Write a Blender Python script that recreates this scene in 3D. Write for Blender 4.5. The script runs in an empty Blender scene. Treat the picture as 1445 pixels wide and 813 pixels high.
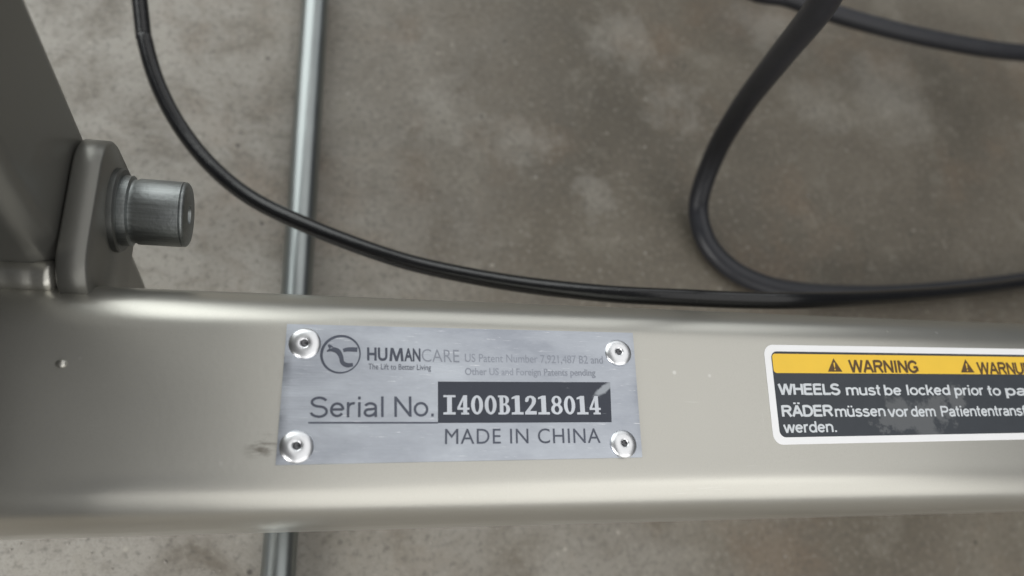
import bpy, bmesh, math, random
from mathutils import Vector, Matrix
random.seed(7)
S = bpy.context.scene
COL = S.collection
MM = 0.001
ZF = 115.0            # the beam's plate surface stands this many mm above the floor

# ------------------------------------------------------------------ camera
CAM_P = Vector((7.13, -48.17, 159.51 + ZF)) * MM
ROT = Matrix(((0.96811, -0.03737, 0.24772), (-0.04926, 0.94112, 0.33447), (-0.24563, -0.33601, 0.90927))).transposed()
cd = bpy.data.cameras.new('camera')
cam = bpy.data.objects.new('camera', cd)
COL.objects.link(cam)
cam.matrix_world = Matrix.Translation(CAM_P) @ ROT.to_4x4()
cd.sensor_width = 36
cd.lens = 36 * 1050 / 1445
cd.clip_start, cd.clip_end = 0.005, 50
cd.dof.use_dof = True
cd.dof.focus_distance = 0.178
cd.dof.aperture_fstop = 10.5
S.camera = cam

# ------------------------------------------------------------------ world and lamps (indoor daylight from doors and windows, plus an added fill)
w = bpy.data.worlds.new('World')
S.world = w
w.use_nodes = True
bg = w.node_tree.nodes['Background']
bg.inputs[0].default_value = (0.78, 0.86, 1.0, 1)
bg.inputs[1].default_value = 0.05

def lamp(name, loc, target, sx, sy, power, color):
    d = bpy.data.lights.new(name, 'AREA')
    d.shape = 'RECTANGLE'
    d.size, d.size_y = sx, sy
    d.energy = power
    d.color = color
    o = bpy.data.objects.new(name, d)
    COL.objects.link(o)
    o.location = loc
    o.rotation_euler = (Vector(target) - Vector(loc)).to_track_quat('-Z', 'Y').to_euler()
    return o

lamp('window_light_front', (0.62, -1.42, 0.78), (0.06, -0.04, 0.1), 1.85, 1.3, 12, (1.0, 0.99, 0.96))
lamp('window_light_left', (-0.8, -0.65, 0.46), (-0.05, 0, 0), 0.7, 0.5, 13, (1.0, 0.99, 0.97))
lamp('window_light_rear', (-0.5, 0.75, 0.52), (-0.05, 0.1, 0), 0.9, 0.8, 6.2, (0.97, 1.0, 0.98))
lamp('fill_light_back', (0.7, 1.9, 0.95), (0.1, 0, 0.1), 1.6, 1.0, 6, (0.98, 1.0, 1.0))  # added fill, brightens the dark crease along the beam's rear edge
lamp('ceiling_light', (0.76, 0.0, 1.45), (0.76, 0.0, 0), 1.75, 2.7, 15, (1.0, 0.99, 0.97))

S.view_settings.view_transform = 'Standard'
S.view_settings.look = 'None'
S.view_settings.exposure = 0
S.view_settings.gamma = 1
S.view_settings.use_curve_mapping = False

# ------------------------------------------------------------------ material helpers
class NT:
    def __init__(self, name, oy=0.0):
        self.oy = oy
        self.m = bpy.data.materials.new(name)
        self.m.use_nodes = True
        self.t = self.m.node_tree
        self.b = self.t.nodes['Principled BSDF']
        self.co = self.t.nodes.new('ShaderNodeTexCoord').outputs['Object']
    def n(self, typ, **kw):
        x = self.t.nodes.new('ShaderNode' + typ)
        for k, v in kw.items():
            if hasattr(x, k): setattr(x, k, v)
        return x
    def link(self, a, b): self.t.links.new(a, b)
    def put(self, sock, v):
        if hasattr(v, 'is_output') or isinstance(v, bpy.types.NodeSocket): self.link(v, sock)
        else: sock.default_value = v
    def mapping(self, scale, rot=(0, 0, 0), loc=(0, 0, 0)):
        x = self.n('Mapping'); self.link(self.co, x.inputs[0])
        x.inputs['Scale'].default_value = scale; x.inputs['Rotation'].default_value = rot; x.inputs['Location'].default_value = loc
        return x.outputs[0]
    def noise(self, scale, detail=4, rough=0.55, vec=None, dist=0.0):
        x = self.n('TexNoise'); self.link(vec or self.co, x.inputs['Vector'])
        x.inputs['Scale'].default_value = scale; x.inputs['Detail'].default_value = detail
        x.inputs['Roughness'].default_value = rough; x.inputs['Distortion'].default_value = dist
        return x.outputs['Fac']
    def voronoi(self, scale, vec=None, feature='F1', rnd=1.0):
        x = self.n('TexVoronoi'); x.feature = feature; self.link(vec or self.co, x.inputs['Vector'])
        x.inputs['Scale'].default_value = scale; x.inputs['Randomness'].default_value = rnd
        return x
    def ramp(self, fac, *stops):
        x = self.n('ValToRGB'); e = x.color_ramp.elements
        while len(e) > 1: e.remove(e[-1])
        for i, (p, c) in enumerate(stops):
            if not isinstance(c, tuple): c = (c, c, c)
            k = e[0] if i == 0 else e.new(p)
            k.position = p; k.color = (*c, 1)
        self.link(fac, x.inputs[0])
        return x.outputs[0]
    def mix(self, fac, a, b, mode='MIX'):
        x = self.n('Mix'); x.data_type = 'RGBA'; x.blend_type = mode
        self.put(x.inputs[0], fac)
        for s, v in ((x.inputs[6], a), (x.inputs[7], b)):
            self.put(s, (*v, 1) if isinstance(v, tuple) and len(v) == 3 else v)
        return x.outputs[2]
    def math(self, op, a, b=0.0, clamp=False):
        x = self.n('Math'); x.operation = op; x.use_clamp = clamp
        self.put(x.inputs[0], a); self.put(x.inputs[1], b)
        return x.outputs[0]
    def bump(self, h, strength, dist, normal=None):
        x = self.n('Bump'); self.put(x.inputs['Height'], h)
        x.inputs['Strength'].default_value = strength; x.inputs['Distance'].default_value = dist
        if normal: self.link(normal, x.inputs['Normal'])
        return x.outputs[0]
    def set(self, **kw):
        for k, v in kw.items():
            s = self.b.inputs[k.replace('_', ' ')]
            if isinstance(v, tuple) and len(v) == 3: v = (*v, 1)
            self.put(s, v)
        return self.m

def dist_to(t, x, y):        # planar distance (m) from an object-space point
    v = t.n('VectorMath'); v.operation = 'MULTIPLY'
    t.link(t.co, v.inputs[0]); v.inputs[1].default_value = (1, 1, 0)
    d = t.n('VectorMath'); d.operation = 'DISTANCE'
    t.link(v.outputs[0], d.inputs[0]); d.inputs[1].default_value = (x * MM, (y + t.oy) * MM, 0)
    return d.outputs['Value']

def mat_concrete():
    t = NT('concrete')
    big = t.noise(9, 6, 0.62, dist=0.5)
    mid = t.noise(38, 6, 0.65, t.mapping((1, 1, 1), loc=(3.1, 1.7, 0)), 0.4)
    fine = t.noise(420, 4, 0.65)
    grain = t.noise(1500, 3, 0.6)
    c = t.ramp(big, (0.34, (0.088, 0.077, 0.060)), (0.5, (0.122, 0.107, 0.085)), (0.68, (0.165, 0.149, 0.122)))
    for x, y, r, k in ((-95, 140, 125, .9), (-80, -40, 115, .9), (90, -60, 80, .5)):  # brighter light at left and front painted in as paler concrete
        f = t.n('MapRange'); t.link(t.math('ADD', dist_to(t, x, y), t.math('MULTIPLY', t.math('SUBTRACT', big, 0.5), 0.16)), f.inputs[0])
        f.inputs[1].default_value = r * MM * 1.6; f.inputs[2].default_value = r * MM * 0.2; f.inputs[3].default_value = 0; f.inputs[4].default_value = k
        c = t.mix(t.math('MULTIPLY', f.outputs[0], t.ramp(mid, (0.32, 0.2), (0.58, 1.0))), c, (0.335, 0.326, 0.307))
    c = t.mix(t.ramp(mid, (0.55, 0.0), (0.72, 0.55)), c, (0.24, 0.226, 0.196))
    c = t.mix(t.ramp(mid, (0.28, 0.5), (0.42, 0.0)), c, (0.11, 0.095, 0.078))
    rust = t.noise(16, 4, 0.6, t.mapping((1, 1, 1), loc=(7.7, 4.2, 0)))
    c = t.mix(t.ramp(rust, (0.52, 0.0), (0.66, 0.36)), c, (0.175, 0.125, 0.085))
    # pale worn patches, each with its own place
    wob = t.math('MULTIPLY', t.math('SUBTRACT', t.noise(70, 7, 0.72), 0.5), 0.075)
    for x, y, r, k in ((88, 123, 12, .42), (139, 184, 15, .36), (55, 133, 13, .36), (165, 150, 12, .36), (292, 172, 22, .4), (249, 160, 14, .3), (120, 100, 9, .35), (225, 205, 16, .4), (-60, 60, 30, .3)):
        d = t.math('ADD', dist_to(t, x, y), wob)
        f = t.n('MapRange'); t.link(d, f.inputs[0])
        f.inputs[1].default_value = r * MM * 1.5; f.inputs[2].default_value = r * MM * 0.1
        f.inputs[3].default_value = 0; f.inputs[4].default_value = k
        c = t.mix(f.outputs[0], c, (0.33, 0.32, 0.295))
    c = t.mix(t.ramp(fine, (0.3, 0.55), (0.48, 0.0)), c, (0.07, 0.066, 0.06))
    c = t.mix(t.ramp(fine, (0.56, 0.0), (0.74, 0.55)), c, (0.31, 0.30, 0.275))
    c = t.mix(t.ramp(grain, (0.35, 0.22), (0.5, 0.0)), c, (0.08, 0.075, 0.07))
    v = t.voronoi(190)
    sp = t.math('MULTIPLY', t.ramp(v.outputs['Distance'], (0.10, 1.0), (0.19, 0.0)), t.ramp(v.outputs['Color'], (0.70, 0.0), (0.84, 0.45)))
    c = t.mix(sp, c, (0.42, 0.40, 0.36))
    v2 = t.voronoi(120, t.mapping((1, 1, 1), loc=(0.4, 0.9, 0)))
    pit = t.math('MULTIPLY', t.ramp(v2.outputs['Distance'], (0.06, 1.0), (0.15, 0.0)), t.ramp(v2.outputs['Color'], (0.70, 0.0), (0.78, 1.0)))
    c = t.mix(t.math('MULTIPLY', pit, 0.75), c, (0.05, 0.047, 0.043))
    c = t.mix(1.0, c, (1.15, 1.13, 1.09), 'MULTIPLY')
    h = t.math('SUBTRACT', t.math('ADD', t.math('MULTIPLY', fine, 0.7), t.math('MULTIPLY', grain, 0.3)), pit)
    rr = t.ramp(mid, (0.3, 0.55), (0.7, 0.7))
    return t.set(Base_Color=c, Roughness=rr, Normal=t.bump(h, 0.35, 0.0006))

def mat_paint():
    t = NT('beige_metallic_paint', 15.0)
    n1 = t.noise(30, 3, 0.5)
    n2 = t.noise(900, 2, 0.5)
    fl = t.noise(5200, 1, 0.5)
    c = t.mix(n1, (0.50, 0.49, 0.447), (0.55, 0.54, 0.497))
    c = t.mix(t.ramp(fl, (0.35, 0.12), (0.5, 0.0)), c, (0.3, 0.29, 0.26))
    # scuffs beside the serial plate and a few along the tube
    sc = t.noise(1.0, 5, 0.7, t.mapping((90, 420, 90), rot=(0, 0, 0.5)))
    near = t.n('MapRange'); t.link(dist_to(t, -3, -26), near.inputs[0])
    near.inputs[1].default_value = 0.0042; near.inputs[2].default_value = 0.001; near.inputs[3].default_value = 0; near.inputs[4].default_value = 1
    c = t.mix(t.math('MULTIPLY', near.outputs[0], t.ramp(sc, (0.50, 0.0), (0.62, 0.7))), c, (0.12, 0.10, 0.08))
    s1 = t.noise(1.0, 4, 0.7, t.mapping((60, 1500, 60), rot=(0, 0, 0.12)))
    s2 = t.noise(1.0, 4, 0.7, t.mapping((1300, 70, 60), rot=(0, 0, 0.5), loc=(2, 1, 0)))
    scr = t.math('ADD', t.ramp(s1, (0.67, 0.0), (0.73, 0.40)), t.ramp(s2, (0.69, 0.0), (0.75, 0.35)), True)
    c = t.mix(scr, c, (0.66, 0.655, 0.62))
    vd = t.voronoi(150)
    dust = t.math('MULTIPLY', t.ramp(vd.outputs['Distance'], (0.05, 1.0), (0.10, 0.0)), t.ramp(vd.outputs['Color'], (0.74, 0.0), (0.80, 0.7)))
    c = t.mix(dust, c, (0.72, 0.71, 0.68))
    b = t.bump(t.math('ADD', n2, t.math('MULTIPLY', scr, 0.5)), 0.035, 0.0003)
    r = t.mix(t.noise(60, 4, 0.6), (0.28, 0.28, 0.28), (0.32, 0.32, 0.32))
    return t.set(Base_Color=c, Metallic=0.84, Roughness=r, Normal=b, Coat_Weight=0.0, Coat_Roughness=0.12)

def mat_plate():
    t = NT('scratched_aluminium')
    br = t.noise(1.0, 5, 0.6, t.mapping((40, 1900, 40)))
    cl = t.noise(1.0, 5, 0.62, t.mapping((38, 105, 60), loc=(2.3, 1.1, 0)), 0.15)
    s1 = t.noise(1.0, 3, 0.6, t.mapping((160, 2600, 100), rot=(0, 0, -0.45)))
    s2 = t.noise(1.0, 3, 0.6, t.mapping((120, 2300, 100), rot=(0, 0, 0.25), loc=(3, 5, 1)))
    c = t.mix(t.ramp(cl, (0.34, 0.0), (0.68, 1.0)), (0.36, 0.385, 0.435), (0.60, 0.635, 0.69))
    c = t.mix(t.ramp(s1, (0.66, 0.0), (0.72, 0.75)), c, (0.92, 0.93, 0.95))
    c = t.mix(t.ramp(s2, (0.67, 0.0), (0.74, 0.6)), c, (0.90, 0.92, 0.95))
    r = t.mix(t.ramp(cl, (0.40, 0.0), (0.60, 1.0)), (0.28, 0.32, 0.32), (0.50, 0.50, 0.50))
    h = t.math('ADD', t.math('MULTIPLY', br, 0.5), t.math('ADD', s1, t.math('MULTIPLY', cl, 2.0)))
    return t.set(Base_Color=c, Metallic=0.95, Roughness=r, Normal=t.bump(h, 0.16, 0.0005))

def mat_plain(name, col, rough, metal=0.0, bump=0.0, bscale=900, var=0.12, coat=0.0, streak=None):
    t = NT(name)
    vec = t.mapping(streak) if streak else None
    n = t.noise(1.0 if streak else 120, 5, 0.6, vec)
    dk = tuple(max(0, c * (1 - var)) for c in col); lt = tuple(min(1, c * (1 + var)) for c in col)
    kw = dict(Base_Color=t.mix(n, dk, lt), Roughness=t.mix(n, (rough * .85,) * 3, (min(1, rough * 1.15),) * 3), Metallic=metal, Coat_Weight=coat)
    if bump: kw['Normal'] = t.bump(t.noise(bscale, 3, 0.6), bump, 0.0003)
    return t.set(**kw)

def mat_label_black():
    t = NT('label_black_print', 15.0)
    n = t.noise(170, 5, 0.7, t.mapping((1, 1, 1), loc=(0.3, 0.1, 0)))
    c = t.mix(n, (0.028, 0.033, 0.041), (0.042, 0.049, 0.059))
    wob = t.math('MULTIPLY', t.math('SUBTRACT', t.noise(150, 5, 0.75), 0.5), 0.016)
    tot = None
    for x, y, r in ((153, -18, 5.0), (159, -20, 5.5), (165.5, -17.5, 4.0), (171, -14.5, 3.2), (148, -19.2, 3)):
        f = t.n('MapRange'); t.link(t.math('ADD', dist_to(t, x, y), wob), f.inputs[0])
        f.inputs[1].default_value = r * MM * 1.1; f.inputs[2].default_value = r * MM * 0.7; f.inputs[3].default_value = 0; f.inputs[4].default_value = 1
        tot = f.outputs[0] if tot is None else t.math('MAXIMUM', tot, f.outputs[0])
    c = t.mix(t.math('MULTIPLY', tot, 0.5), c, (0.17, 0.175, 0.18))  # cloudy grey reflection painted into the black print
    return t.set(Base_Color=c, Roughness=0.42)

def mat_panel():
    t = NT('number_panel_print')
    n = t.noise(150, 5, 0.7)
    c = t.mix(n, (0.024, 0.029, 0.044), (0.036, 0.043, 0.062))
    s = t.noise(1.0, 4, 0.65, t.mapping((230, 1700, 100), rot=(0, 0, -0.4)))
    c = t.mix(t.ramp(s, (0.68, 0.0), (0.74, 0.5)), c, (0.5, 0.53, 0.58))
    # scraped top right corner
    wob = t.math('MULTIPLY', t.math('SUBTRACT', t.noise(900, 4, 0.7), 0.5), 0.0013)
    f = t.n('MapRange'); f.inputs[1].default_value = 0.0016; f.inputs[2].default_value = 0.0009; f.inputs[3].default_value = 0; f.inputs[4].default_value = 0.75
    rot = t.n('VectorMath'); rot.operation = 'SUBTRACT'; t.link(t.co, rot.inputs[0]); rot.inputs[1].default_value = (71.4 * MM, 2.0 * MM, 0)
    mp = t.n('Mapping'); t.link(rot.outputs[0], mp.inputs[0]); mp.inputs['Rotation'].default_value = (0, 0, math.radians(-35)); m2 = t.n('Mapping'); t.link(mp.outputs[0], m2.inputs[0]); m2.inputs['Scale'].default_value = (0.42, 1.6, 0)
    ln = t.n('VectorMath'); ln.operation = 'LENGTH'; t.link(m2.outputs[0], ln.inputs[0])
    t.link(t.math('ADD', ln.outputs['Value'], wob), f.inputs[0])
    c = t.mix(f.outputs[0], c, (0.42, 0.45, 0.49))
    return t.set(Base_Color=c, Roughness=0.4)

def mat_cable(name, col, rough, rib):
    t = NT(name)
    n = t.noise(200, 4, 0.6)
    c = t.mix(n, tuple(x * 0.8 for x in col), tuple(x * 1.3 for x in col))
    c = t.mix(t.ramp(t.noise(700, 5, 0.7), (0.6, 0.0), (0.75, 0.25)), c, (0.10, 0.10, 0.10))
    return t.set(Base_Color=c, Roughness=t.mix(n, (rough * .8,) * 3, (rough * 1.2,) * 3), Normal=t.bump(t.noise(rib, 2, 0.5), 0.12, 0.0004))

M = dict(
    dark=mat_plain('added_column_dark', (0.028, 0.029, 0.030), 0.5, 0.0, 0.1),  # dark colour of the added column
    post=mat_plain('olive_grey_paint', (0.17, 0.168, 0.154), 0.36, 0.6, 0.06, 900, 0.08),
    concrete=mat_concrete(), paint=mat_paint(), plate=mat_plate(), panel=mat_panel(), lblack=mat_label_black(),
    rivet=mat_plain('polished_rivet', (0.86, 0.87, 0.89), 0.36, 1.0, 0.05),
    mandrel=mat_plain('dull_rivet_core', (0.16, 0.16, 0.17), 0.45, 0.9),
    ink=mat_plain('etched_dark_ink', (0.085, 0.095, 0.125), 0.45, 0.3, var=0.3),
    faint=mat_plain('faint_worn_ink', (0.30, 0.32, 0.37), 0.45, 0.5, var=0.3),
    digit=mat_plain('bare_metal_digits', (0.60, 0.63, 0.68), 0.40, 0.5, var=.25),
    white=mat_plain('white_vinyl', (0.86, 0.86, 0.87), 0.38, var=0.04),
    letter=mat_plain('pale_letter_print', (0.62, 0.65, 0.68), 0.45, var=0.12),
    yellow=mat_plain('yellow_print', (0.86, 0.55, 0.05), 0.42, var=0.06),
    brown=mat_plain('brown_black_print', (0.10, 0.055, 0.02), 0.45, var=0.3),
    chrome=mat_plain('zinc_plated_steel', (0.32, 0.345, 0.345), 0.34, 1.0, 0.04, 1500, 0.15, streak=(60, 60, 60)),
    bolt=mat_plain('dark_zinc_bolt', (0.27, 0.285, 0.285), 0.46, 1.0, 0.25, 1200, 0.5, streak=(60, 1500, 1500)),
    ring=mat_plain('dark_washer_steel', (0.16, 0.165, 0.16), 0.4, 0.9, 0.1),
    gloss=mat_cable('glossy_black_pvc', (0.010, 0.010, 0.011), 0.24, 500),
    rubber=mat_cable('matte_black_rubber', (0.020, 0.021, 0.026), 0.40, 900),
    grit=mat_plain('pale_grit', (0.30, 0.28, 0.25), 0.7, var=0.3),
)

# ------------------------------------------------------------------ object helpers (all coordinates in mm, z = 0 at the serial plate's face)
def W(p): return Vector((p[0], p[1], p[2] + ZF)) * MM

def tag(o, label, cat, group=None, kind=None):
    if label: o['label'] = label
    if cat: o['category'] = cat
    if group: o['group'] = group
    if kind: o['kind'] = kind
    return o

def origin(o):
    v = Vector((0, 0, 0))
    while o: v += o.location; o = o.parent
    return v

def obj(name, bm, mat, parent=None, smooth=True, loc=None):
    """bm holds mm coordinates in the scene frame; loc is the object's own base in mm."""
    base = W(loc) if loc else (origin(parent) if parent else Vector((0, 0, 0)))
    for v in bm.verts: v.co = W(v.co) - base
    bmesh.ops.recalc_face_normals(bm, faces=bm.faces)
    me = bpy.data.meshes.new(name); bm.to_mesh(me); bm.free()
    me.materials.append(mat)
    for p in me.polygons: p.use_smooth = smooth
    o = bpy.data.objects.new(name, me); COL.objects.link(o)
    if parent:
        o.parent = parent; o.location = base - origin(parent)
    else: o.location = base
    return o

def sharp(o, deg=35):
    bm = bmesh.new(); bm.from_mesh(o.data)
    for e in bm.edges:
        if len(e.link_faces) == 2 and e.calc_face_angle(0) > math.radians(deg): e.smooth = False
    bm.to_mesh(o.data); bm.free()
    return o

def smooth_flat(o):
    """keep large flats flat: corner normals weighted by face area."""
    me = o.data; nor = [Vector((0, 0, 0)) for v in me.vertices]
    for p in me.polygons:
        for i in p.vertices: nor[i] += p.normal * p.area ** 2
    me.normals_split_custom_set_from_vertices([n.normalized() for n in nor])

def loft(rings, cap=True, closed=True):
    bm = bmesh.new(); prev = None; first = None
    for r in rings:
        cur = [bm.verts.new(p) for p in r]
        if prev:
            n = len(cur)
            for i in range(n if closed else n - 1):
                bm.faces.new((prev[i], prev[(i + 1) % n], cur[(i + 1) % n], cur[i]))
        else: first = cur
        prev = cur
    if cap: bm.faces.new(first[::-1]); bm.faces.new(prev)
    return bm

def catmull(pts, n=8):
    P = [Vector(p) for p in pts]; P = [2 * P[0] - P[1]] + P + [2 * P[-1] - P[-2]]
    out = []
    for i in range(1, len(P) - 2):
        a, b, c, d = P[i - 1:i + 3]
        for k in range(n):
            t = k / n
            out.append(0.5 * (2 * b + (c - a) * t + (2 * a - 5 * b + 4 * c - d) * t * t + (3 * b - a - 3 * c + d) * t ** 3))
    out.append(P[-2]); return out

def tube_bm(path, r, n=20, wob=None, taper=0):
    rings = []; up = Vector((0, 0, 1)); N = len(path)
    for i, p in enumerate(path):
        t = (path[min(i + 1, N - 1)] - path[max(i - 1, 0)]).normalized()
        side = t.cross(up)
        side = side.normalized() if side.length > 1e-4 else Vector((1, 0, 0))
        u2 = side.cross(t)
        rr = r if wob is None else r * (1 + wob * (random.random() - .5))
        if taper: rr *= min(1, .15 + (min(i, N - 1 - i) / taper) ** .6)
        rings.append([p + side * (rr * math.cos(a)) + u2 * (rr * math.sin(a)) for a in [2 * math.pi * k / n for k in range(n)]])
    return loft(rings)

def lathe(profile, axis_o, ax, n=40):
    """profile: (radius, height along ax)."""
    ax = Vector(ax).normalized(); s = ax.orthogonal().normalized(); u = ax.cross(s); O = Vector(axis_o)
    rings = [[O + ax * h + (s * math.cos(a) + u * math.sin(a)) * max(r, 1e-3) for a in [2 * math.pi * k / n for k in range(n)]] for r, h in profile]
    return loft(rings)

def curve_mesh(splines, thick):
    """filled flat outlines (holes allowed) with a small thickness; returns a Mesh in its own units."""
    cu = bpy.data.curves.new('outline', 'CURVE'); cu.dimensions = '2D'; cu.fill_mode = 'BOTH'; cu.extrude = thick / 2
    for pts in splines:
        sp = cu.splines.new('POLY'); sp.points.add(len(pts) - 1); sp.use_cyclic_u = True
        for q, p in zip(sp.points, pts): q.co = (p[0], p[1], 0, 1)
    return eval_mesh(cu)

def eval_mesh(cu):
    o = bpy.data.objects.new('outline', cu); COL.objects.link(o)
    dg = bpy.context.evaluated_depsgraph_get()
    me = bpy.data.meshes.new_from_object(o.evaluated_get(dg))
    bpy.data.objects.remove(o); bpy.data.curves.remove(cu)
    return me

def text_mesh(s, bold=0.0, spacing=1.0, wordgap=1.0, thick=0.02):
    cu = bpy.data.curves.new('text', 'FONT'); cu.body = s; cu.size = 1; cu.offset = bold; cu.space_character = spacing
    cu.space_word = wordgap; cu.extrude = thick / 2; cu.resolution_u = 4
    return eval_mesh(cu)

def place(name, me, bl, br, tl, z, mat, parent, thick=0.03, desc=None):
    """affine-fit a flat mesh's bounding box onto bottom-left, bottom-right, top-left (mm); desc = (ymin, ymax) of the cap height."""
    bm = bmesh.new(); bm.from_mesh(me); bpy.data.meshes.remove(me)
    xs = [v.co.x for v in bm.verts]; ys = [v.co.y for v in bm.verts]; zs = [v.co.z for v in bm.verts]
    x0, x1 = min(xs), max(xs); y0, y1 = desc or (min(ys), max(ys)); zm = (min(zs) + max(zs)) / 2; zr = max(max(zs) - min(zs), 1e-6); thick = min(thick, .004 * (max(zs) - min(zs))) if max(zs) > 1 else thick
    bl, br, tl = Vector(bl), Vector(br), Vector(tl)
    for v in bm.verts:
        u = (v.co.x - x0) / (x1 - x0); k = (v.co.y - y0) / (y1 - y0)
        p = bl + (br - bl) * u + (tl - bl) * k
        v.co = (p.x, p.y, z + thick * ((v.co.z - zm) / zr))
    return obj(name, bm, mat, parent, smooth=False)

# ------------------------------------------------------------------ the floor
bm = bmesh.new()
bmesh.ops.create_grid(bm, x_segments=1, y_segments=1, size=2500)
for v in bm.verts: v.co.z = -ZF
fl = obj('concrete_floor', bm, M['concrete'], smooth=False)
tag(fl, 'worn grey brown concrete floor with pale patches and specks', 'floor', kind='structure')

bm = bmesh.new()
for i in range(260):
    x, y = (random.uniform(-95, 90), random.uniform(-75, -30)) if i < 130 else (random.uniform(-130, 420), random.uniform(-70, 260))
    r = random.uniform(0.12, 0.42) * (1.5 if random.random() < .06 else 1)
    m4 = Matrix.Translation((x, y, -ZF + r * .25)) @ Matrix.Rotation(random.uniform(0, 6.3), 4, 'Z') @ Matrix.Diagonal((r * random.uniform(.8, 2.0), r, r * .6, 1))
    g = bmesh.ops.create_icosphere(bm, subdivisions=1, radius=1, matrix=m4)
    for v in g['verts']: v.co += Vector((random.uniform(-.25, .25) * r, random.uniform(-.25, .25) * r, random.uniform(-.1, .1) * r))
tag(obj('grit', bm, M['grit'], smooth=False), 'tiny pale grains of grit lying on the concrete floor', 'grit', kind='stuff')

# ------------------------------------------------------------------ the lift: beam, added column, lug, pin, plate, label
lift = bpy.data.objects.new('patient_lift', None); COL.objects.link(lift)
lift.location = W((0, -15, -60)); lift.empty_display_size = 0.02
tag(lift, 'beige painted steel base tube with upright post, riveted serial plate and yellow warning sticker', 'patient lift')
TOP = -0.8
bpy.context.view_layer.update()

def section(x, y0, y1, z0, z1, r, n=10):
    pts = []
    for cy, cz, a0 in ((y1 - r, z1 - r, 0), (y0 + r, z1 - r, 90), (y0 + r, z0 + r, 180), (y1 - r, z0 + r, 270)):
        for k in range(n + 1):
            a = math.radians(a0 + 90 * k / n)
            pts.append((x, cy + r * math.cos(a), cz + r * math.sin(a)))
    return pts
xs = [-190 + 10 * i for i in range(75)]
rings = []
for x in xs:
    d = 0.12 * math.sin(x * .031) + 0.1 * math.sin(x * .083 + 1)
    k = 0.005 * x
    rings.append([(px, py + k * (1 if py > -15 else -.35), pz + (d * .4 if pz > -20 else 0)) for px, py, pz in section(x, -41.4, 10.6, -46, TOP, 12.5, 12)])
beam = obj('base_beam', loft(rings), M['paint'], lift)

# upright post of rectangular tube beside the beam, leaning a little away from it
def post_ring(z):
    lean = 0.11 * z
    return [(px, py, z) for px, py in [(q[1], q[2] + lean) for q in section(0, -95, -46.4, 12.2, 47, 5.5, 6)]]
post = obj('upright_post', loft([post_ring(z) for z in (-80, -40, 0, 40, 90, 160, 300, 520)]), M['post'], lift)
smooth_flat(post)

# added dark column out of view, shading and reflected in the tube's left end
added_column = obj('added_column', loft([[(q[1], q[2], z) for q in section(0, -160, -58.5, -80, 9, 6, 6)] for z in (TOP - 1, 40, 120, 240, 420)]), M['dark'], lift)
smooth_flat(added_column)

# lug welded to the beam: plate in the y-z plane with a rounded far end
def lug_ring(x, g=0.0):
    return section(x, 5 - g, 43.5 + g, -33 - g, 1.8 + g, 10 + g, 8)
lug = sharp(obj('pivot_lug', loft([lug_ring(-46.0, -.6), lug_ring(-45.4), lug_ring(-40.6), lug_ring(-40.0, -.6)]), M['post'], lift), 50)
PIN = (-40.0, 30.2, -14.0)
obj('washer', lathe([(2, -.5), (9.6, -.5), (9.8, 0), (9.8, 1.2), (9.4, 1.6), (2, 1.6)], PIN, (1, 0, 0)), M['ring'], lift)
pin = obj('pivot_pin', lathe([(2, 1.2), (8.0, 1.2), (8.2, 1.8), (8.2, 3.4), (7.4, 3.8), (7.4, 4.6), (7.7, 5), (7.7, 14.3), (7.45, 14.5), (7.65, 14.7), (7.65, 14.9), (7.5, 15.2), (6.9, 15.6), (2.2, 15.6), (2.0, 14.8), (0, 14.8)], PIN, (1, 0, 0), 56), M['bolt'], lift)
sharp(pin, 40); sharp([c for c in lift.children if c.name.startswith('washer')][0], 40)

# weld seams where post and lug meet the beam
def weld(x0, x1, y, z):
    n = 24
    pts = [Vector((x0 + (x1 - x0) * i / n, y + .05 * math.sin(i * 1.1), z + .05 * math.sin(i * .9 + 1))) for i in range(n + 1)]
    return tube_bm(pts, 3.6, 24, .008, 2)
obj('weld_seam', weld(-64, -46.5, 10.0, -5.6), M['paint'], lift)

# paint nibs on the beam
nib_bm = bmesh.new(); bmesh.ops.create_icosphere(nib_bm, subdivisions=2, radius=1)
for v in nib_bm.verts: v.co = Vector((v.co.x * MM, v.co.y * MM * .8, max(v.co.z, -.2) * MM * .55))
nib_me = bpy.data.meshes.new('paint_nib'); nib_bm.to_mesh(nib_me); nib_bm.free(); nib_me.materials.append(M['paint'])
for p in nib_me.polygons: p.use_smooth = True
for x, y, z, s in ((-42.1, -9.6, TOP, 1.1), (155.5, 4.4, -2.4, .55), (37.5, -37.5, -4.9, .5), (-55, -22, TOP, .4), (104, -33.6, -2.1, .4)):
    o = bpy.data.objects.new('paint_nib', nib_me); COL.objects.link(o); o.parent = beam
    o.location = W((x, y, z)) - origin(beam); o.scale = (s, s, s)

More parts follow.
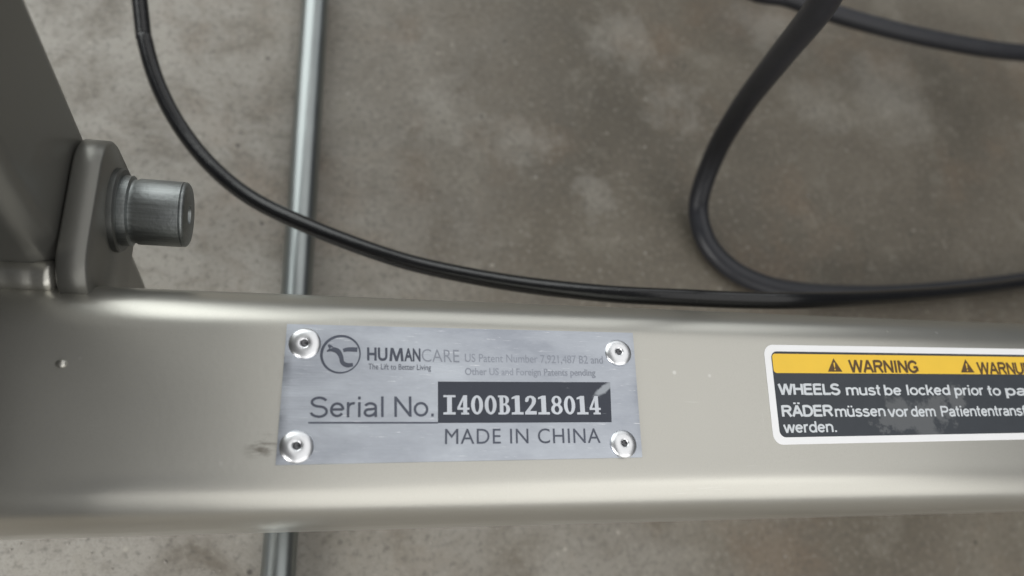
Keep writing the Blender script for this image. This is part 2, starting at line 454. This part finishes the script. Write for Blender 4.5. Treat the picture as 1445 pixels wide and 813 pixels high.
# --- serial plate: measured quad, 0.8 mm thick, slightly uneven edge
Q = [Vector(p) for p in ((0, 0), (80.0, 0.9), (79.4, -28.6), (-0.4, -29.6))]
def quadmap(Q, u, v):        # u right, v down, both 0..1
    return (Q[0] * (1 - u) + Q[1] * u) * (1 - v) + (Q[3] * (1 - u) + Q[2] * u) * v
def slab(Q, z0, z1, nx, ny, bev, wave=0.0):
    bm = bmesh.new(); g = []
    for j in range(ny + 1):
        for i in range(nx + 1):
            p = quadmap(Q, i / nx, j / ny)
            edge = i in (0, nx) or j in (0, ny)
            g.append(bm.verts.new((p.x, p.y, z1 - (bev if edge else 0) + wave * math.sin(p.x * .21 + .4) * math.sin(p.y * .33 + 1))))
    at = lambda i, j: g[j * (nx + 1) + i]
    for j in range(ny):
        for i in range(nx): bm.faces.new((at(i, j), at(i, j + 1), at(i + 1, j + 1), at(i + 1, j)))
    rim = [at(i, 0) for i in range(nx)] + [at(nx, j) for j in range(ny)] + [at(i, ny) for i in range(nx, 0, -1)] + [at(0, j) for j in range(ny, 0, -1)]
    low = [bm.verts.new((v.co.x, v.co.y, z0)) for v in rim]
    for k in range(len(rim)): bm.faces.new((rim[k], rim[(k + 1) % len(rim)], low[(k + 1) % len(rim)], low[k]))
    bm.faces.new(low[::-1]); return bm
plate = sharp(obj('serial_plate', slab(Q, TOP, 0, 80, 30, 0.12, 0.02), M['plate'], lift), 40)

PZ = 0.035
pq = [Vector(p) for p in ((32.54, -12.0), (73.0, -11.4), (72.55, -20.7), (32.5, -21.07))]
obj('number_panel', slab(pq, 0, 0.05, 1, 1, 0), M['panel'], plate, smooth=False)
uq = [Vector(p) for p in ((5.5, -20.98), (32.5, -20.86), (32.5, -21.2), (5.5, -21.32))]
obj('underline', slab(uq, 0, 0.06, 1, 1, 0), M['ink'], plate, smooth=False)

place('lettering', text_mesh('MADE IN CHINA', 0.0, 1.08), (34.0, -25.6), (69.5, -25.4), (34.05, -22.3), PZ, M['ink'], plate)
place('lettering', text_mesh('HU', 0.03, 1.0), (17.1, -7.7), (21.5, -7.67), (17.0, -4.7), PZ, M['ink'], plate)
place('lettering', curve_mesh([[(0, 0), (2.1, 0), (2.6, 6.2), (4.6, 0), (6.4, 0), (8.4, 6.2), (8.9, 0), (11, 0), (10, 10), (7.8, 10), (5.5, 3.6), (3.2, 10), (1, 10)]], .03), (21.85, -7.67), (25.0, -7.64), (21.8, -4.67), PZ, M['ink'], plate)
place('lettering', text_mesh('AN', 0.03, 1.0), (25.1, -7.63), (28.7, -7.6), (25.05, -4.63), PZ, M['ink'], plate)
place('lettering', text_mesh('CARE', -0.006, 1.0), (29.0, -7.6), (37.4, -7.55), (28.9, -4.7), PZ, M['faint'], plate)
place('lettering', text_mesh('The Lift to Better Living', 0.0), (17.4, -10.0), (31.0, -9.9), (17.4, -8.3), PZ, M['ink'], plate)
place('lettering', text_mesh('US Patent Number 7,921,487 B2 and', 0.0), (38.65, -7.7), (71.6, -7.3), (38.66, -5.5), PZ, M['faint'], plate)
place('lettering', text_mesh('Other US and Foreign Patents pending', 0.012), (38.6, -10.9), (69.5, -10.5), (38.6, -8.75), PZ, M['faint'], plate)

# logo: ring with a swept figure inside
def ell(cx, cy, rx, ry, n=48, a0=0): return [(cx + rx * math.cos(a0 + 2 * math.pi * k / n), cy + ry * math.sin(a0 + 2 * math.pi * k / n)) for k in range(n)]
def stroke(pts, widths, n=6):
    c = catmull([(x, y, 0) for x, y in pts], n); ww = [v.x for v in catmull([(x, 0, 0) for x in widths], n)]
    L, R = [], []
    for i, p in enumerate(c):
        t = (c[min(i + 1, len(c) - 1)] - c[max(i - 1, 0)]).normalized(); q = Vector((-t.y, t.x, 0)) * ww[i] / 2
        L.append((p.x + q.x, p.y + q.y)); R.append((p.x - q.x, p.y - q.y))
    return L + R[::-1]
ring_me = curve_mesh([ell(0, 0, 4.3, 4.3), ell(.12, -.08, 3.85, 3.85)], .03)
place('logo_ring', ring_me, (7.15, -10.75), (15.7, -10.6), (7.2, -2.15), PZ, M['ink'], plate)
fig = curve_mesh([stroke([(-3.0, .7), (-1.9, 1.15), (-.7, .75), (0.05, -.4), (.4, -1.7), (1.4, -2.35), (2.7, -2.25)], [.25, .95, 1.15, .95, .9, 1.0, .8]),
                  stroke([(.45, .95), (1.6, 1.2), (3.5, 1.15)], [.75, .95, 1.05]),
                  stroke([(-2.75, 2.2), (-2.3, 1.75), (-1.75, 1.65)], [.35, .8, .3])], .03)
place('logo_figure', fig, (8.45, -9.35), (14.95, -9.25), (8.5, -4.25), PZ, M['ink'], plate)

# stamped serial characters in slab-serif shapes, cell 10 x 14
def eight():
    h = lambda y, cy, rx, ry: rx * math.sqrt(max(0, 1 - ((y - cy) / ry) ** 2))
    ys = [14 * (1 - math.cos(math.pi * k / 28)) / 2 for k in range(29)]
    hw = [max(h(y, 10.35, 4.0, 3.65), h(y, 3.9, 4.6, 3.9), .02) for y in ys]
    out = [(5 + a, y) for a, y in zip(hw, ys)] + [(5 - a, y) for a, y in reversed(list(zip(hw, ys)))]
    return [out, ell(5, 10.35, 1.55, 2.2, 20), ell(5, 3.9, 1.85, 2.45, 20)]
def arc(cx, cy, rx, ry, a0, a1, n=12): return [(cx + rx * math.cos(math.radians(a0 + (a1 - a0) * k / n)), cy + ry * math.sin(math.radians(a0 + (a1 - a0) * k / n))) for k in range(n + 1)]
G = {
    'I': [[(.4, 0), (9.6, 0), (9.6, 1.75), (6.8, 1.75), (6.8, 12.5), (9.6, 12.5), (9.6, 14), (.4, 14), (.4, 12.5), (3.2, 12.5), (3.2, 1.75), (.4, 1.5)]],
    '1': [[(.8, 0), (9.2, 0), (9.2, 1.75), (6.7, 1.75), (6.7, 14), (4.0, 14), (1.0, 12.6), (1.0, 11.3), (3.2, 11.8), (3.2, 1.75), (.8, 1.5)]],
    '4': [[(5.0, 14), (8, 14), (8, 5), (9.8, 5), (9.8, 3.4), (8, 3.4), (8, 1.4), (9.5, 1.4), (9.5, 0), (3.2, 0), (3.2, 1.4), (4.8, 1.4), (4.8, 3.4), (.1, 3.4), (.1, 5)], [(4.8, 5), (2.3, 5), (4.8, 10.4)]],
    '0': [ell(5, 7, 4.7, 7, 36), ell(5, 7, 1.75, 5.3, 30)],
    'B': [[(.3, 0), (.3, 1.4), (1.5, 1.4), (1.5, 12.6), (.3, 12.6), (.3, 14), (5.4, 14)] + arc(5.4, 10.7, 3.6, 3.3, 85, -62) + arc(5.6, 3.9, 4.1, 3.9, 62, -90), [(4.4, 8.1), (4.4, 12.6)] + arc(5.1, 10.35, 1.2, 2.25, 90, -90, 8), [(4.4, 1.4), (4.4, 6.6)] + arc(5.3, 4.0, 1.4, 2.6, 90, -90, 8)],
    '2': [[(.7, 9.6), (1.1, 12), (2.7, 13.5), (5, 14), (7.4, 13.5), (9, 11.9), (9.2, 9.7), (8.3, 7.4), (6.1, 4.9), (4.2, 2.5), (9.4, 2.5), (9.4, 0), (.5, 0), (.5, 1.7), (3.3, 5), (5.5, 7.8), (6.2, 10), (5.9, 11.8), (4.8, 12.5), (3.8, 12.0), (3.5, 10.5), (3.0, 9.5), (1.8, 9.1)]],
    '8': eight(),
}
serial = 'I400B1218014'
d0, d1 = Vector((33.5, -19.25)), Vector((70.3, -18.95))
for i, ch in enumerate(serial):
    a = d0 + (d1 - d0) * (i + 0.06) / 12; b = d0 + (d1 - d0) * (i + 0.94) / 12
    place('serial_character', curve_mesh(G[ch], .05), a, b, (a.x + .02, a.y + 4.25), 0.085, M['digit'], plate, thick=0.06)

# rivets: domed flange with a sunk core; one mesh, four copies
prof = [(3.4, 0), (3.4, .12), (3.3, .3), (3.0, .55), (2.5, .78), (1.9, .9), (1.2, .95), (.9, .85), (.75, .5), (.7, .25), (0, .25)]
bm = lathe(prof, (0, 0, 0), (0, 0, 1), 36)
for v in bm.verts: v.co *= MM
bmesh.ops.recalc_face_normals(bm, faces=bm.faces)
riv_me = bpy.data.meshes.new('rivet'); bm.to_mesh(riv_me); bm.free(); riv_me.materials.append(M['rivet']); riv_me.materials.append(M['mandrel'])
for p in riv_me.polygons:
    p.use_smooth = True
    if max(math.hypot(riv_me.vertices[i].co.x, riv_me.vertices[i].co.y) for i in p.vertices) < 0.8 * MM: p.material_index = 1
for k, (x, y) in enumerate(((3.9, -4.3), (75.6, -4.2), (3.5, -26.0), (75.0, -25.6))):
    o = bpy.data.objects.new('rivet', riv_me); COL.objects.link(o); o.parent = plate
    o.location = W((x, y, 0)) - origin(plate)
    o.rotation_euler = (math.radians((3, -4, 5, 2)[k]), math.radians((-4, 3, 2, -5)[k]), k * 1.3)
    o.scale = ((1, 1, 1), (.95, .97, 1), (1.02, 1, 1.05), (.95, .95, 1))[k]

# plain grotesque letters built from strokes: cap height 10, x-height 7.3, every stroke its own outline a hair above the last
def A_(cx, cy, rx, ry, a0, a1): return arc(cx, cy, rx, ry, a0, a1, 14)
def O_(cx, cy, rx, ry): return A_(cx, cy, rx, ry, 0, 360)
FONT = {   # letter: (advance, strokes)
    'W': (13.2, [[(.7, 10), (3.6, 0)], [(3.6, 0), (6.6, 10)], [(6.6, 10), (9.6, 0)], [(9.6, 0), (12.5, 10)]]),
    'H': (9.6, [[(1.3, 0), (1.3, 10)], [(8.3, 0), (8.3, 10)], [(1.3, 5.3), (8.3, 5.3)]]),
    'E': (8.8, [[(1.4, 0), (1.4, 10)], [(1.4, .7), (8.2, .7)], [(1.4, 5.3), (7.7, 5.3)], [(1.4, 9.3), (8.1, 9.3)]]),
    'L': (7.8, [[(1.4, 0), (1.4, 10)], [(1.4, .7), (7.6, .7)]]),
    'S': (9.0, [A_(4.5, 7.35, 3.3, 2.1, 18, 180) + A_(4.5, 7.35, 3.3, 2.05, 180, 262)[1:] + A_(4.4, 2.85, 3.6, 2.45, 78, -90)[1:] + A_(4.4, 2.9, 3.6, 2.4, -90, -168)[1:]]),
    'R': (9.8, [[(1.4, 0), (1.4, 10)], [(1.4, 9.3), (5.6, 9.3)] + A_(5.6, 7.2, 2.7, 2.1, 90, -90) + [(1.4, 5.1)], [(5.2, 5.0), (8.6, 0)]]),
    'A': (9.4, [[(.6, 0), (4.7, 10)], [(4.7, 10), (8.8, 0)], [(2.2, 3.4), (7.2, 3.4)]]),
    'D': (9.6, [[(1.4, 0), (1.4, 10)], [(1.4, 9.3), (4.4, 9.3)] + A_(4.4, 5, 4.2, 4.3, 90, -90) + [(1.4, .7)]]),
    'P': (9.0, [[(1.4, 0), (1.4, 10)], [(1.4, 9.3), (5.4, 9.3)] + A_(5.4, 6.95, 2.8, 2.35, 90, -90) + [(1.4, 4.6)]]),
    'N': (9.6, [[(1.3, 0), (1.3, 10)], [(1.3, 9.6), (8.3, .4)], [(8.3, 0), (8.3, 10)]]),
    'I': (4.2, [[(2.1, 0), (2.1, 10)]]),
    'G': (10.2, [A_(5.2, 5, 4.2, 4.35, 32, 345), [(5.6, 4.5), (9.3, 4.5)], [(9.1, 4.5), (9.1, 1.3)]]),
    'U': (9.6, [[(1.3, 10), (1.3, 3.7)] + A_(4.8, 3.7, 3.5, 3.1, 180, 360) + [(8.3, 10)]]),
    'm': (11.2, [[(1.2, 0), (1.2, 7.3)], A_(3.5, 4.7, 2.3, 2.0, 180, 0) + [(5.8, 0)], A_(8.0, 4.7, 2.2, 2.0, 180, 0) + [(10.2, 0)]]),
    'u': (7.8, [[(1.2, 7.3), (1.2, 2.6)] + A_(3.8, 2.6, 2.6, 2.0, 180, 360), [(6.4, 0), (6.4, 7.3)]]),
    's': (7.0, [A_(3.5, 5.3, 2.3, 1.4, 20, 180) + A_(3.5, 5.3, 2.3, 1.35, 180, 262)[1:] + A_(3.4, 2.15, 2.6, 1.6, 78, -90)[1:] + A_(3.4, 2.15, 2.6, 1.6, -90, -165)[1:]]),
    't': (4.6, [[(2.0, 9.6), (2.0, 1.9)] + A_(3.3, 1.9, 1.3, 1.25, 180, 280), [(.3, 6.7), (4.0, 6.7)]]),
    'b': (7.9, [[(1.2, 0), (1.2, 10)], O_(4.0, 3.6, 2.8, 3.0)]),
    'd': (7.9, [[(6.7, 0), (6.7, 10)], O_(3.9, 3.6, 2.8, 3.0)]),
    'p': (7.9, [[(1.2, -2.8), (1.2, 7.3)], O_(4.0, 3.6, 2.8, 3.0)]),
    'e': (7.6, [[(1.0, 3.8), (6.5, 3.8)], A_(3.8, 3.65, 2.75, 3.0, 0, 325)]),
    'l': (3.2, [[(1.6, 0), (1.6, 10)]]),
    'i': (3.2, [[(1.6, 0), (1.6, 7.3)], [(1.6, 8.6), (1.6, 10)]]),
    'o': (7.8, [O_(3.9, 3.65, 3.0, 3.05)]),
    'c': (7.0, [A_(3.8, 3.65, 2.85, 3.05, 42, 318)]),
    'k': (7.0, [[(1.2, 0), (1.2, 10)], [(1.4, 2.6), (6.0, 7.3)], [(3.1, 4.2), (6.3, 0)]]),
    'r': (4.8, [[(1.2, 0), (1.2, 7.3)], A_(3.7, 4.4, 2.5, 2.3, 180, 75)]),
    'a': (7.6, [A_(3.6, 4.9, 2.5, 1.75, 160, 0) + [(6.1, 0)], [(6.1, 4.1), (3.2, 3.75)] + A_(3.0, 2.2, 2.0, 1.6, 100, 280) + [(4.9, 1.1), (6.0, 2.3)]]),
    'n': (7.8, [[(1.2, 0), (1.2, 7.3)], A_(3.8, 4.6, 2.6, 2.1, 180, 0) + [(6.4, 0)]]),
    'f': (4.4, [[(1.9, 0), (1.9, 7.8)] + A_(3.3, 7.8, 1.4, 1.6, 180, 80), [(.3, 6.7), (3.9, 6.7)]]),
    'v': (7.0, [[(.5, 7.3), (3.5, 0)], [(3.5, 0), (6.5, 7.3)]]),
    'w': (10.2, [[(.5, 7.3), (2.8, 0)], [(2.8, 0), (5.1, 7.3)], [(5.1, 7.3), (7.4, 0)], [(7.4, 0), (9.7, 7.3)]]),
    '.': (3.4, [[(1.6, 0), (1.6, 1.5)]]), ' ': (3.4, []),
}
FONT['\u00c4'] = (FONT['A'][0], FONT['A'][1] + [[(2.9, 11.2), (2.9, 12.7)], [(6.5, 11.2), (6.5, 12.7)]])
FONT['\u00fc'] = (FONT['u'][0], FONT['u'][1] + [[(2.4, 8.6), (2.4, 10.1)], [(5.2, 8.6), (5.2, 10.1)]])
def stroke_text(s, weight):
    """flat lettering as a mesh; width in font units is stored by the caller from the bounding box."""
    bm = bmesh.new(); x = 0; k = 0
    for ch in s:
        adv, st = FONT[ch]
        for pts in st:
            c = [Vector((x + p[0], p[1], 0)) for p in pts]
            c = [p for i, p in enumerate(c) if i == 0 or (p - c[i - 1]).length > 1e-3]; loop = (c[0] - c[-1]).length < 1e-3
            if loop: c = c[:-1]
            n = len(c); L, Rr = [], []
            for i in range(n):
                t = (c[(i + 1) % n] - c[i - 1]) if loop or 0 < i < n - 1 else (c[1] - c[0] if i == 0 else c[-1] - c[-2])
                t.normalize(); q = Vector((-t.y, t.x, 0)) * weight / 2
                if not loop and 0 < i < n - 1:
                    cs = max(.5, t.dot((c[i + 1] - c[i]).normalized())); q /= cs
                L.append(bm.verts.new((*(c[i] + q).xy, k))); Rr.append(bm.verts.new((*(c[i] - q).xy, k)))
            for i in range(n if loop else n - 1): bm.faces.new((L[i], Rr[i], Rr[(i + 1) % n], L[(i + 1) % n]))
            k += 1
        x += adv
    me = bpy.data.meshes.new('letters'); bm.to_mesh(me); bm.free()
    return me

place('lettering', stroke_text('Serial No.', 1.25), (5.7, -20.1), (31.6, -19.7), (5.6, -15.7), PZ, M['ink'], plate, .03, (0.0, 10.0))

# --- warning label: vinyl sticker with a white rim, black field and yellow band
def down(x, y, z=TOP):       # a point measured on the plate plane, slid along the sight line to the beam top
    k = (159.51 - z) / 159.51
    return Vector((7.13 + (x - 7.13) * k, -48.17 + (y + 48.17) * k))
EXT = 1.42                    # the sticker runs on past the right of the picture
LQ = [down(115.1, -1.0), down(197.8, .35), down(195.6, -24.6), down(113.8, -25.95)]
def rounded(x0, y0, x1, y1, r, n=6):
    return arc(x1 - r, y1 - r, r, r, 0, 90, n) + arc(x0 + r, y1 - r, r, r, 90, 180, n) + arc(x0 + r, y0 + r, r, r, 180, 270, n) + arc(x1 - r, y0 + r, r, r, 270, 360, n)
# sticker space: mm, x right, y up from the lower left corner, sheared onto the measured quad
ex = (LQ[1] - LQ[0]) / (LQ[1] - LQ[0]).length; ey = (LQ[0] - LQ[3]) / (LQ[0] - LQ[3]).length; HL = (LQ[0] - LQ[3]).length
def sheet(name, outline, z, mat, parent, thick=.03):
    me = curve_mesh(outline if isinstance(outline[0], list) else [outline], .05)
    bm = bmesh.new(); bm.from_mesh(me); bpy.data.meshes.remove(me)
    for v in bm.verts:
        p = LQ[3] + ex * v.co.x + ey * v.co.y
        v.co = (p.x, p.y, z + (thick / 2 if v.co.z > 0 else -thick / 2))
    return obj(name, bm, mat, parent, smooth=False)
LZ = TOP + 0.06
LEN = 122
lab = sheet('warning_label', rounded(0, 0, LEN, HL, 2.6), LZ, M['white'], lift, .1)
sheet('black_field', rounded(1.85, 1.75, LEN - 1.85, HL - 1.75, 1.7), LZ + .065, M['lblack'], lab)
yb, yt = HL - 7.35, HL - 2.35
sheet('yellow_band', rounded(2.1, yb, LEN - 2.1, yt, .9), LZ + .09, M['yellow'], lab)
T = LZ + .135
CAP = (0.0, 10.0)
def lt(s, bl, w, h, bold, mat, desc=None, name='lettering', wg=1.0):
    """text on the sticker; bl is measured on the plate plane, w and h in mm."""
    p = down(*bl)
    me = stroke_text(s, bold)
    place(name, me, p, p + ex * w, p + ey * h, T, mat, lab, .03, desc)
def tri(x, y, s):
    p = down(x, y)
    q = p - LQ[3]; den = ex.cross(ey); qa, qb = q.cross(ey) / den, ex.cross(q) / den
    def pt(a, b): return (qa + a, qb + b)
    sheet('warning_triangle', [[pt(0, 0), pt(s, 0), pt(s / 2, s * .82)]], T, M['brown'], lab)
    sheet('exclamation_mark', [[pt(s * .47, s * .25), pt(s * .53, s * .25), pt(s * .55, s * .55), pt(s * .45, s * .55)], [pt(s * .46, s * .09), pt(s * .54, s * .09), pt(s * .54, s * .17), pt(s * .46, s * .17)]], T + .025, M['yellow'], lab, .02)
tri(132.5, -7.6, 4.3); tri(174.0, -6.9, 4.5)
lt('WARNING', (138.9, -7.65), 21.6, 3.3, 2.1, M['brown'], CAP)
lt('WARNUNG', (179.6, -7.2), 21.9, 3.3, 2.1, M['brown'], CAP)
for word, xa, xb, base, b in (('WHEELS', 117.15, 135.1, -13.75, 2.25), ('must', 136.7, 147.1, -13.6, 1.75), ('be', 148.2, 153.5, -13.45, 1.75), ('locked', 155.2, 168.9, -13.3, 1.75), ('prior', 170.3, 179.8, -13.15, 1.75), ('to', 181.2, 185.6, -13.05, 1.75), ('patient', 187.1, 207.5, -12.95, 1.75), ('transfer', 210, 229, -12.8, 1.5),
                              ('RÄDER', 117.15, 131.8, -19.15, 2.25), ('müssen', 132.3, 147.3, -19.1, 1.75), ('vor', 147.9, 154.3, -19.0, 1.75), ('dem', 155.0, 162.7, -18.9, 1.75), ('Patiententransfer', 164.4, 196.0, -18.8, 1.75), ('werden.', 116.9, 132.0, -23.1, 1.75)):
    lt(word, (xa, base), xb - xa, 2.75, b, M['letter'], CAP)

# ------------------------------------------------------------------ the rod on the floor
R_ROD = 5.5
rodm = [Vector((-2.3 - .001 * (60 - y) - 0.0, y, -ZF + R_ROD)) for y in (-420, -200, -60, 40, 160, 300, 480)]
rod = obj('steel_rod', tube_bm(rodm, R_ROD, 32), M['chrome'], loc=(-2.3, 30, -ZF + R_ROD))
tag(rod, 'straight zinc plated steel rod on the concrete floor passing under the beam', 'rod')

# ------------------------------------------------------------------ the two cables: pixel-measured paths at their own heights
def ray(u, v, z):
    d = ROT @ Vector(((u - 722.5) / 1050, -(v - 406.5) / 1050, -1))
    k = (z - 159.51) / d.z
    return Vector((7.13, -48.17, 159.51)) + d * k
A = [(190, -60, -70), (197, 0, -72), (205, 60, -74), (224, 122, -76), (256, 182, -77), (300, 236, -76), (355, 280, -74), (430, 317, -69), (520, 352, -63), (600, 376, -58), (720, 399, -48), (850, 414, -36), (960, 420, -29), (1060, 424, -27), (1150, 424, -29), (1250, 420, -42), (1350, 412, -58), (1445, 400, -74)]
pa = [ray(*p) for p in A]
pa = [Vector((-75, 330, -20)), Vector((-78, 240, -55))] + pa[1:] + [ray(1560, 380, -90), ray(1720, 345, -108)]
ca = obj('thin_cable', tube_bm(catmull(pa, 10), 2.6, 20), M['gloss'], loc=(60, 20, -60))
tag(ca, 'thin glossy black cable sweeping from upper left across the steel rod to the beam', 'cable', 'black cables')

B = [(1172, -15, 24), (1150, 20, 12), (1100, 82, -18), (1048, 150, -54), (1010, 215, -84), (986, 285, -105), (994, 335, -109), (1020, 370, -110.5), (1060, 395, -110.5), (1115, 410, -110.5), (1200, 416, -110.5), (1300, 413, -110.5), (1445, 397, -110.5)]
pb = [ray(*p) for p in B]
pb = [ray(1260, -150, 60), ray(1208, -75, 42)] + pb + [ray(1600, 372, -110.5), Vector((540, 150, -110)), Vector((640, 220, -107)), Vector((660, 300, -102)), Vector((580, 330, -96))]
pb += [ray(*p) for p in ((1600, 80, -90), (1445, 75, -88), (1330, 58, -88), (1220, 32, -88), (1120, 0, -88), (1040, -35, -90))]
pb += [Vector((190, 300, -100)), Vector((120, 420, -110))]
cb = obj('thick_cable', tube_bm(catmull(pb, 12), 4.35, 24), M['rubber'], loc=(260, 120, -110.5))
tag(cb, 'thick matte black cable looping down to the concrete and coiling round at upper right', 'cable', 'black cables')
